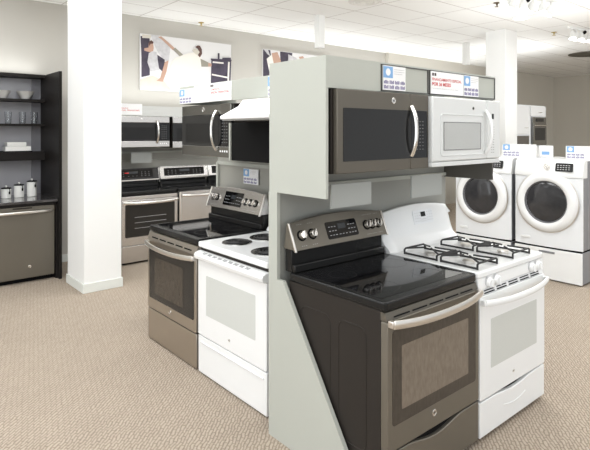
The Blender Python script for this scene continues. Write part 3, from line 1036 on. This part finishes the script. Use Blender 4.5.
# ------------------------------------------------------------------ microwaves
def microwave(label, loc, rotz, w, z0, z1, style):
    H = z1 - z0
    t = thing('microwave', label, 'microwave', (loc[0], loc[1], z0), rotz)
    bm_ = {'slate': BLACKS, 'white': WHITE2, 'steel': BLACKS, 'bright': BLACKS}[style]
    fm = {'slate': SLATE, 'white': mat('white microwave enamel', (.70, .715, .71), .3, noise=.015), 'steel': STEEL2, 'bright': STEEL}[style]
    k = MB(); k.box(-w / 2 + .006, w / 2 - .006, .03, .40, .0, H); k.build('body', bm_, t, bevel=.003)
    sx = w / 2 - .175        # seam between door and control side
    if style == 'slate':
        k = MB(); k.box(-w / 2 + .02, sx - .001, .0, .0295, .0, H); d = k.build('door', fm, t, bevel=.004)
        k = MB(); k.box(sx + .001, w / 2 - .002, .0, .0295, .0, H); c = k.build('control_side', fm, t, bevel=.004)
        k = MB(); k.prism(rrect(-w / 2 + .062, sx - .002, .062, H - .095, .004), 'y', -.002, .001); k.build('door_glass', MWG, d)
        k = MB(); k.prism(rrect(sx + .003, w / 2 - .016, .062, H - .095, .004), 'y', -.002, .001); p = k.build('control_glass', GLASS, c)
        k = MB()
        for r in range(9):
            for cc in range(3):
                k.box(sx + .055 + cc * .026, sx + .067 + cc * .026, -.0028, -.002, .11 + r * .02, .114 + r * .02)
        k.build('key_marks', mat('dim key print', (.16, .16, .16), .5, noise=.02), p)
        k = MB(); k.tube([(sx - .055, -.004 - .034 * (1 - abs(-1 + i / 8) ** 2.5), .075 + (H - .145) * i / 16) for i in range(17)], .010, 10, rx=.013, up=(0, 1, 0))
        k.v = [(a + .06, b, c2) for a, b, c2 in k.v]
        k.build('handle', CHROME, d)
        badge(d, .065, .0, H - .045, .017)
    elif style == 'white':
        k = MB(); k.box(-w / 2 + .004, sx - .001, .0, .0295, .03, H); d = k.build('door', fm, t, bevel=.010, seg=3)
        k = MB(); k.box(sx + .001, w / 2 - .002, .0, .0295, .03, H); c = k.build('control_side', fm, t, bevel=.010, seg=3)
        k = MB(); k.box(-w / 2 + .004, w / 2 - .002, .004, .0295, .0, .027); k.build('lower_trim', fm, t, bevel=.004)
        k = MB(); x0, x1, a0, a1 = -w / 2 + .12, sx - .085, .10, H - .155
        k.tube([(x, -.0015, z) for x, z in rrect(x0 - .035, x1 + .03, a0 - .035, a1 + .05, .02)], .0035, 6, up=(0, 1, 0), closed=True)
        k.build('door_moulding', fm, d)
        k = MB(); k.prism(rrect(x0, x1, a0, a1, .004), 'y', -.002, .001); k.build('door_window', MWIN, d)
        k = MB()
        for (p0, p1, q0, q1) in ((x0 - .004, x1 + .004, a1, a1 + .004), (x1, x1 + .005, a0, a1), (x0 - .004, x1 + .004, a0 - .004, a0), (x0 - .004, x0, a0, a1)):
            k.box(p0, p1, -.003, .001, q0, q1)
        k.build('window_seal', mat('mid grey seal', (.16, .16, .16), .4, noise=.03), d)
        k = MB(); k.tube([(sx - .025, -.004 - .045 * (1 - abs(-1 + i / 8) ** 2.5), .07 + (H - .14) * i / 16) for i in range(17)], .010, 10, rx=.015, up=(0, 1, 0))
        k.build('handle', WHITE, d)
        k = MB(); k.box(sx + .060, sx + .085, -.0012, .001, H - .125, H - .09); k.build('display_screen', BLACK, c)
        k = MB()
        for r in range(11):
            for cc in range(2):
                k.box(sx + .052 + cc * .024, sx + .066 + cc * .024, -.0008, .001, .07 + r * .017, .073 + r * .017)
        k.build('key_marks', mat('dim key print', (.16, .16, .16), .5, noise=.02), c)
        badge(d, .05, .0, H - .06, .010, STEEL2)
    else:
        k = MB(); k.box(-w / 2 + .004, w / 2 - .004, .0, .0295, H * .80, H); tb = k.build('upper_band', fm, t, bevel=.004)
        k = MB(); k.box(-w / 2 + .004, w / 2 - .004, .0, .0295, 0, H * .20); lb = k.build('lower_band', fm, t, bevel=.004)
        k = MB(); k.box(-w / 2 + .004, sx - .001, .0, .0295, H * .202, H * .798); d = k.build('door', MWG, t, bevel=.002)
        k = MB(); k.box(sx + .001, w / 2 - .004, .0, .0295, H * .202, H * .798); c = k.build('control_side', GLASS, t, bevel=.002)
        k = MB(); k.prism(rrect(-w / 2 + .07, sx - .06, H * .26, H * .64, .004), 'y', -.0015, .001); k.build('inner_window', BLACK, d)
        k = MB(); k.tube([(sx - .02, -.006 - .045 * (1 - abs(-1 + i / 8) ** 2.5), H * .13 + (H * .74) * i / 16) for i in range(17)], .010, 10, rx=.013, up=(0, 1, 0))
        k.build('handle', CHROME, d)
        k = MB()
        for r in range(8):
            for cc in range(3):
                k.box(sx + .05 + cc * .03, sx + .066 + cc * .03, -.0008, .001, H * .27 + r * H * .06, H * .27 + r * H * .06 + .004)
        k.build('key_marks', mat('dim key print', (.16, .16, .16), .5, noise=.02), c)
        k = MB()
        for i in range(4):
            k.cyl((sx + .03 + i * .03, -.002, H * .11), (sx + .03 + i * .03, .001, H * .11), .008, seg=12)
        k.build('buttons', PAPER, lb)
        badge(tb, -.02, .0, H * .91, .016)
    return t


microwave('slate grey over the range microwave with chrome handle', (2.228, 1.862), 0, .785, 1.488, 1.918, 'slate')
microwave('white over the range microwave with grey window', (3.010, 1.835), 0, .790, 1.492, 1.912, 'white')
microwave('stainless microwave with black door above the rear steel range', (2.12, 3.592), RZL, .745, 1.512, 1.912, 'steel')

# range hood above the coil range, with the black duct cover panel under it
t = thing('range_hood', 'white under cabinet range hood above the coil range', 'range hood', (1.80, 2.50, 1.76), RZL)
k = MB()
# local x runs towards the viewer, local y into the unit
k.prism([(0.0, .020), (0.0, .040), (.14, .108), (.175, .152), (.815, .152), (.815, .020)], 'x', -.365, .145)
k.build('canopy', WHITE, t, bevel=.006, seg=3)
k = MB(); k.prism([(.012, .012), (.012, .0195), (.78, .0195), (.78, .012)], 'x', -.355, .14); k.build('filter_tray', mat('grey filter', (.38, .38, .37), .4, .3, noise=.04), t)
t = thing('microwave', 'plain black fronted microwave directly under the white range hood', 'microwave', (2.0, 2.66, 1.505), RZL)
k = MB(); k.box(-.375, .298, 0, .02, .0, .258); k.build('front_panel', MATTE, t, bevel=.002)
k = MB(); k.box(-.39, -.377, -.01, .30, .0, .258); k.build('side_trim', PANEL, t)
k = MB(); k.box(-.375, .298, .021, .38, .0, .258); k.build('body', BLACKS, t)

# ------------------------------------------------------------------ appliances along the back wall
bu = thing('wall_display_unit', 'grey display unit along the back wall with white header strip', 'display unit', (2.45, 7.19, 0))
k = MB(); k.box(0, 2.6, -.04, 0, 0, 2.06); k.build('back_panel', PANELB, bu)
k = MB(); k.box(0, 2.6, -.44, -.04, 1.915, 2.055); k.build('header_panel', mat('white laminate', (.60, .61, .59), .5, noise=.02), bu)
k = MB(); k.box(0, 2.6, -.075, -.041, 1.40, 1.425); k.box(0, 2.6, -.06, -.041, 1.30, 1.305); k.build('wall_rail', PANEL, bu)
sign('sign_card', 'white sign with red print on the back wall unit', (2.66, 6.742, 1.928), .352, .15,
     squares=.01, words=[('12 MONTHS', .05, .52, .11, .40, RED, .01), ('SPECIAL FINANCING', .05, .34, .12, .84, RED, .015)])
sign('hanging_placard', 'blank grey card hanging under the stainless back wall microwave', (2.945, 6.95, 1.27), .30, .15, plain=CARDG, cat='placard', thick=.01)
microwave('stainless microwave with black door on the back wall', (3.032, 6.75), 0, .785, 1.495, 1.912, 'bright')
microwave('second stainless back wall microwave mostly hidden by the near one', (3.845, 6.72), 0, .79, 1.478, 1.912, 'bright')

w = .785
R5 = thing('range', 'stainless range with red clock display against the back wall by the column', 'kitchen range', (3.008, 6.50, 0))
body(R5, w, BLACKS, depth=.62)
k = MB(); k.box(-w / 2 + .004, w / 2 - .004, -.022, .012, .828, .872); k.build('vent_strip', STEEL, R5, bevel=.003)
D5 = oven_door(R5, w, STEEL, .245, .825, OVEND, OVEND, CHROME)
k = MB()
for z in (.46, .53, .60):
    k.box(-.22, .22, -.0338, -.0328, z, z + .004)
k.build('oven_racks', GREYI, D5)
drawer(R5, w, STEEL, .03, .238, .0)
glass_top(R5, w, BLACK)
p = slate_backguard(R5, w, mat('black glossy panel', (.02, .02, .022), .15, coat=.5, noise=.03), (-.30, .30), [], [], arch=.0, y0=.53, lean=.03, zb=1.03, zt=1.19, rect=True, cap=STEEL)
k = MB(); k.box(-.115, -.06, .535, .545, 1.125, 1.135); k.build('red_digits', LED, p)
k = MB(); k.box(-w / 2, w / 2, .524, .532, 1.02, 1.035); k.build('lower_strip', CHROME, p)

R6 = thing('range', 'stainless range with silver framed control panel against the back wall', 'kitchen range', (3.812, 6.50, 0))
body(R6, w, STEEL, depth=.62)
k = MB(); k.prism(rrect(-w / 2 + .004, w / 2 - .004, .12, .882, .012), 'y', -.03, .012); d6 = k.build('door', STEEL, R6, bevel=.004)
for (a0, a1, z0, z1) in ((-w / 2 + .004, -w / 2 + .03, .12, .88), (w / 2 - .03, w / 2 - .004, .12, .88)):
    k = MB(); k.box(a0, a1, -.033, -.0295, z0, z1); k.build('door_edge_trim', HANDLE, d6)
k = MB(); k.tube(bow(w - .06, -.055, -.085, .835, -.01), .020, 12, rx=.012); k.build('handle', CHROME, d6)
drawer(R6, w, STEEL, .03, .112)
glass_top(R6, w, BLACK)
p = slate_backguard(R6, w, STEEL, (-.33, .33), [], [], arch=.0, y0=.53, lean=.03, zb=1.03, zt=1.19, rect=True, cap=CHROME)
k = MB(); k.box(-w / 2, w / 2, .52, .53, 1.022, 1.045); k.box(-w / 2, w / 2, .55, .562, 1.185, 1.2); k.box(-w / 2, w / 2, .575, .59, .985, .995); k.build('frame_strip', CHROME, p)
R7 = thing('range', 'stainless range behind the rear steel range, partly hidden at the back wall', 'kitchen range', (4.613, 6.50, 0))
body(R7, w, STEEL, depth=.62)
oven_door(R7, w, STEEL, .245, .865, OVEND, OVEND, CHROME)
drawer(R7, w, STEEL, .03, .238)
glass_top(R7, w, BLACK)
p = slate_backguard(R7, w, STEEL, (-.33, .33), [], [], arch=.0, y0=.53, lean=.03, zb=1.03, zt=1.19, rect=True, cap=CHROME)

# ------------------------------------------------------------------ black kitchen display cabinet with dishwasher
cab = thing('display_cabinet', 'black wood display cabinet with open shelves and dark stone counter', 'cabinet', (1.0, 7.19, 0))
k = MB(); k.box(.845, .878, -.80, 0, 0, 2.405); k.build('side_panel', DARKW, cab, bevel=.002)
k = MB(); k.box(-.15, -.12, -.80, 0, 0, 2.405); k.build('side_panel', DARKW, cab, bevel=.002)
k = MB(); k.box(-.12, .845, -.016, 0, .9, 2.36); k.build('back_panel', STONE, cab)
k = MB(); k.box(-.12, .845, -.235, 0, 2.365, 2.405); k.build('top_board', DARKW, cab, bevel=.002)
for z0, z1 in ((2.068, 2.100), (1.772, 1.800), (1.355, 1.458)):
    k = MB(); k.box(-.12, .845, -.235, -.016, z0, z1); k.build('shelf', DARKW, cab, bevel=.002)
k = MB(); k.box(.74, .845, -.03, -.016, .925, 2.365); k.build('filler_strip', mat('dim grey strip', (.20, .20, .22), .4, noise=.05), cab)
k = MB(); k.box(-.12, .845, -.765, -.016, .895, .925); k.build('countertop', GRAN, cab, bevel=.004)
k = MB(); k.box(-.12, .845, -.735, -.72, .862, .894); k.box(.825, .845, -.735, -.02, .0, .894); k.build('front_rail', DARKW, cab)

dw = thing('dishwasher', 'slate grey dishwasher with bar handle built into the black cabinet', 'dishwasher', (1.425, 6.47, 0))
k = MB(); k.box(-.38, .385, .03, .62, .10, .86); k.build('tub', BLACKS, dw)
k = MB(); k.box(-.385, .39, -.012, .029, .055, .858); d = k.build('door', SLATE2, dw, bevel=.005)
k = MB(); k.box(-.385, .39, -.0125, .02, .8585, .866); k.box(-.05, .15, -.0135, -.0125, .836, .850); k.build('control_strip', BLACKS, dw)
k = MB(); k.tube(bow(.72, -.030, -.066, .800, 0), .016, 12, rx=.011); k.build('handle', HANDLE, d)
badge(d, .125, -.012, .183, .016)
k = MB(); k.box(-.385, .39, .06, .08, .0, .09); k.build('toe_kick', MATTE, dw)


def bowl(x, label):
    m = MB(); m.lathe([(.045, 0), (.05, .006), (.098, .092), (.103, .095), (.098, .097), (.046, .012), (.0005, .010)], (0, 0, 0), seg=4 * 8)
    return tag(m.build('bowl', CER, loc=(x, 7.06, 2.1005)), label, 'bowl', 'white bowls on the top shelf')


bowl(1.645, 'flared white bowl on the top shelf, right one of two')
bowl(1.385, 'flared white bowl on the top shelf, left one at the picture edge')
g0 = MB(); g0.lathe([(.030, 0), (.032, .003), (.040, .145), (.037, .145), (.029, .012), (.0005, .010)], (0, 0, 0), seg=24)
for i, (x, lb) in enumerate(((1.455, 'clear drinking glass, left one on the second shelf'), (1.612, 'clear drinking glass, middle one on the second shelf'),
                             (1.745, 'clear drinking glass, right one on the second shelf'))):
    tag(g0.build('drinking_glass', CLEAR, loc=(x, 7.06, 1.8005)), lb, 'glass', 'glasses on the second shelf')
m = MB(); m.box(-.19, .16, -.09, .09, 0, .012); tag(m.build('serving_tray', MATTE, loc=(1.545, 7.06, 1.4585), bevel=.003), 'thin black tray under the stacked white dishes', 'tray')
m = MB(); m.box(-.145, .145, -.085, .085, 0, .006); m.box(-.14, .14, -.08, .08, .006, .055); tag(m.build('square_dish', CER, loc=(1.55, 7.06, 1.471), bevel=.006), 'white rectangular dish, lower one of the stack on the black tray', 'dish', 'stacked white dishes')
m = MB(); m.box(-.10, .10, -.07, .07, 0, .006); m.box(-.105, .105, -.075, .075, .006, .050); tag(m.build('square_dish', CER, loc=(1.535, 7.06, 1.5265), bevel=.006), 'white rectangular dish, upper one of the stack on the black tray', 'dish', 'stacked white dishes')
for x, h, lb in ((1.395, .135, 'short'), (1.532, .165, 'middle height'), (1.672, .200, 'tall')):
    t = thing('canister', lb + ' white ceramic canister with black lid on the stone counter', 'canister', (x, 6.87, .9255), 0, 'canisters on the counter')
    m = MB(); m.lathe([(.050, 0), (.054, .004), (.056, h - .03), (.050, h - .025), (.0005, h - .025)], (0, 0, 0), seg=28); m.build('jar', CER, t)
    m = MB(); m.lathe([(.052, h - .024), (.056, h - .022), (.056, h - .012), (.020, h - .004), (.0005, h - .004)], (0, 0, 0), seg=28); m.build('lid', BLACK, t)
    m = MB(); m.lathe([(.009, h - .004), (.013, h + .006), (.008, h + .014), (.0005, h + .015)], (0, 0, 0), seg=14); m.build('lid_knob', CER, t)
    m = MB(); m.tube([(.022, -.054, h - .02), (.026, -.064, h - .04), (.024, -.060, h - .075)], .004, 6); m.box(.017, .031, -.066, -.050, h - .085, h - .055); m.build('clasp', MATTE, t)

# ------------------------------------------------------------------ washers on pedestals
def washer(y0, label, right_gap):
    w = .765
    t = thing('washing_machine', label, 'washing machine', (6.12, y0, .385), RZL)
    k = MB(); k.box(-w / 2, w / 2, .1205, .80, .0, .985); k.box(-w / 2, w / 2, .02, .1205, .0, .80); k.build('body', WGREY, t, bevel=.008)
    # front cover, bowed slightly
    k = MB()
    n = 14
    for (z0, z1) in ((.0, .80),):
        rings = []
        for i in range(n + 1):
            u = -1 + 2 * i / n
            y = -.02 + .03 * (abs(u) ** 3)
            rings.append([(u * w / 2, y - .002, z0), (u * w / 2, y - .002, z1), (u * w / 2, .0195, z1), (u * w / 2, .0195, z0)])
        k.loft(rings)
    f = k.build('front_cover', WHITE2, t)
    k = MB(); rings = []
    for i in range(n + 1):
        u = -1 + 2 * i / n
        y = -.035 + .035 * (abs(u) ** 3)
        X = u * (w / 2 + .002)
        rings.append([(X, y, .803), (X, y - .004, .825), (X, y + .025, .975), (X, y + .05, .992), (X, .12, 1.001), (X, .12, .803)])
    k.loft(rings)
    c = k.build('control_console', WHITE, t, sharp=60)
    k = MB(); k.box(-w / 2, w / 2, .1205, .80, .9855, 1.0); k.build('top_lid', WHITE, t, bevel=.006)
    # console dial and display on the sloped face
    yb, zb, yt, zt = -.039, .825, -.010, .975
    knob_on(c, .005, yb, zb, yt, zt, .62, r=.036, m=CHROME, bm_=HANDLE, ln=.022)
    quad_on(c, 'display_glass', .10, .29, .30, .92, yb, zb, yt + .004, zt, BLACK, off=.006)
    print_marks(c, [.13, .16, .19, .22, .25], (.45, .6, .75), yb, zb, yt + .004, zt, GREYI, w=.018, h=.008, off=.0075)
    # door
    cz = .515
    k = MB(); k.lathe([(.345, -.018), (.345, -.030), (.325, -.055), (.285, -.068), (.250, -.060), (.228, -.040), (.226, -.020)], (0, 0, cz), 'y', 56, caps=False)
    d = k.build('door_ring', WHITE, t, sharp=60)
    k = MB(); k.lathe([(.356, -.012), (.356, -.021), (.346, -.024)], (0, 0, cz), 'y', 56, caps=False); k.build('door_edge', HANDLE, d)
    k = MB(); k.lathe([(.232, -.030), (.20, -.040), (.12, -.052), (.0005, -.056)], (0, 0, cz), 'y', 48, caps=False); k.build('door_glass', DRUM, d, sharp=60)
    k = MB(); k.lathe([(.242, -.056), (.232, -.050), (.226, -.036)], (0, 0, cz), 'y', 48, caps=False); k.build('inner_rim', mat('dark grey rim', (.12, .12, .13), .3, noise=.04), d)
    k = MB(); k.box(-.30, -.19, -.0245, -.0155, .07, .10); k.build('filter_flap', WHITE, f, bevel=.003)
    # pedestal
    p = thing('washer_pedestal', 'white drawer pedestal under the ' + right_gap, 'pedestal', (6.12, y0, 0), RZL, 'pedestals under the washers')
    k = MB(); k.box(-w / 2, w / 2, .01, .80, .02, .365); k.build('body', WGREY, p, bevel=.004)
    k = MB(); k.box(-w / 2 + .002, w / 2 - .002, -.018, .0095, .015, .362); dd = k.build('drawer', WHITE, p, bevel=.005)
    k = MB(); k.box(-.09, .09, -.021, -.0175, .310, .335); k.build('drawer_pull', WGREY, dd, bevel=.004)
    k = MB(); k.box(-w / 2 + .01, w / 2 - .01, .0, .78, .3652, .3848); k.build('dark_gap', MATTE, p)
    k = MB()
    for sx in (-1, 1):
        for yy in (.06, .74):
            k.cyl((sx * (w / 2 - .05), yy, 0), (sx * (w / 2 - .05), yy, .02), .02, seg=12)
    k.build('feet', MATTE, p)
    return t


washer(2.728, 'white front load washing machine at the right edge, fully in view', 'right hand washer')
washer(3.545, 'white front load washing machine half hidden behind the white gas range', 'left hand washer')
sign('sign_card', 'price card with blue corner standing on the right hand washer', (6.45, 2.66, 1.3865), .42, .15, RZL, side=.20, bx=.01)
sign('sign_card', 'price card with blue corner standing on the left hand washer', (6.45, 3.45, 1.3865), .44, .16, RZL, side=.22, bx=.01)
st = sign('sign_card', 'small white card with a blue tag between the two washer price cards', (6.62, 3.05, 1.3865), .17, .145, RZL, side=None)
k = MB(); k.box(.03, .125, -.0006, 0, .03, .07); k.build('blue_patch', BLUE, st)

# ------------------------------------------------------------------ white tall cabinets and wall oven far right
c1 = thing('tall_cabinet', 'white tall pantry cabinet beside the far wall oven', 'cabinet', (9.62, 4.72, 0))
k = MB(); k.box(-.48, .24, .02, .62, .0, 2.21); k.build('body', WHITE2, c1, bevel=.003)
for (z0, z1) in ((.10, 1.40), (1.66, 2.195)):
    k = MB(); k.box(-.47, .225, 0, .02, z0, z1); dd = k.build('door', WHITE, c1, bevel=.004)
    k = MB(); k.tube([(.02, -.002, z0 + .12), (.02, -.03, z0 + .12), (.10, -.03, z0 + .12), (.10, -.002, z0 + .12)], .006, 6); k.build('handle', CHROME, dd)
mo = MB(); mo.box(-.44, .20, 0, .02, 1.43, 1.63); mo.build('dark_niche', mat('brown glass', (.10, .09, .08), .2, noise=.05), c1)
c2 = thing('tall_cabinet', 'white tall cabinet that houses the stainless wall oven', 'cabinet', (10.23, 4.72, 0))
k = MB(); k.box(-.355, .30, .02, .62, 0, 2.21); k.build('body', WHITE2, c2, bevel=.003)
k = MB(); k.box(-.34, .29, 0, .02, 2.0, 2.195); dd = k.build('door', WHITE, c2, bevel=.004)
k = MB(); k.tube([(-.04, -.002, 2.08), (-.04, -.03, 2.08), (.06, -.03, 2.08), (.06, -.002, 2.08)], .006, 6); k.build('handle', CHROME, dd)
k = MB(); k.box(-.34, .29, 0, .02, .10, 1.42); dd = k.build('door', WHITE, c2, bevel=.004)
wo = thing('wall_oven', 'stainless wall oven set into the far white cabinet', 'oven', (10.23, 4.70, 1.44))
k = MB(); k.box(-.30, .27, 0, .015, 0, .545); k.build('frame', STEEL2, wo, bevel=.003)
k = MB(); k.box(-.29, .26, -.01, 0, .02, .42); dd = k.build('door', STEEL2, wo, bevel=.003)
k = MB(); k.box(-.22, .19, -.012, -.010, .10, .34); k.build('door_glass', GLASS, dd)
k = MB(); k.tube(bow(.52, -.02, -.05, .385), .012, 8); k.v = [(a - .015, b, c) for a, b, c in k.v]; k.build('handle', CHROME, dd)
k = MB(); k.box(-.16, .13, -.012, 0, .46, .52); k.build('control_panel', GLASS, wo)
# low counter with a black range further right
lc = thing('range', 'distant black topped range behind the washers, right of the wall oven', 'kitchen range', (10.9, 4.72, 0))
k = MB(); k.box(-.36, .38, .0, .62, 0, .95); k.build('body', BLACKS, lc, bevel=.004)
k = MB(); k.box(-.36, .38, .50, .62, .95, 1.30); k.build('backguard', BLACK, lc, bevel=.004)
k = MB(); k.box(-.37, .39, -.01, .63, .95, .975); k.build('cooktop', BLACK, lc, bevel=.004)
k = MB(); k.box(.12, .36, .485, .499, 1.14, 1.26); k.build('control_panel', CHROME, lc)
k = MB(); k.box(-.33, .35, -.02, -.001, .25, .80); k.build('door', STEEL2, lc)
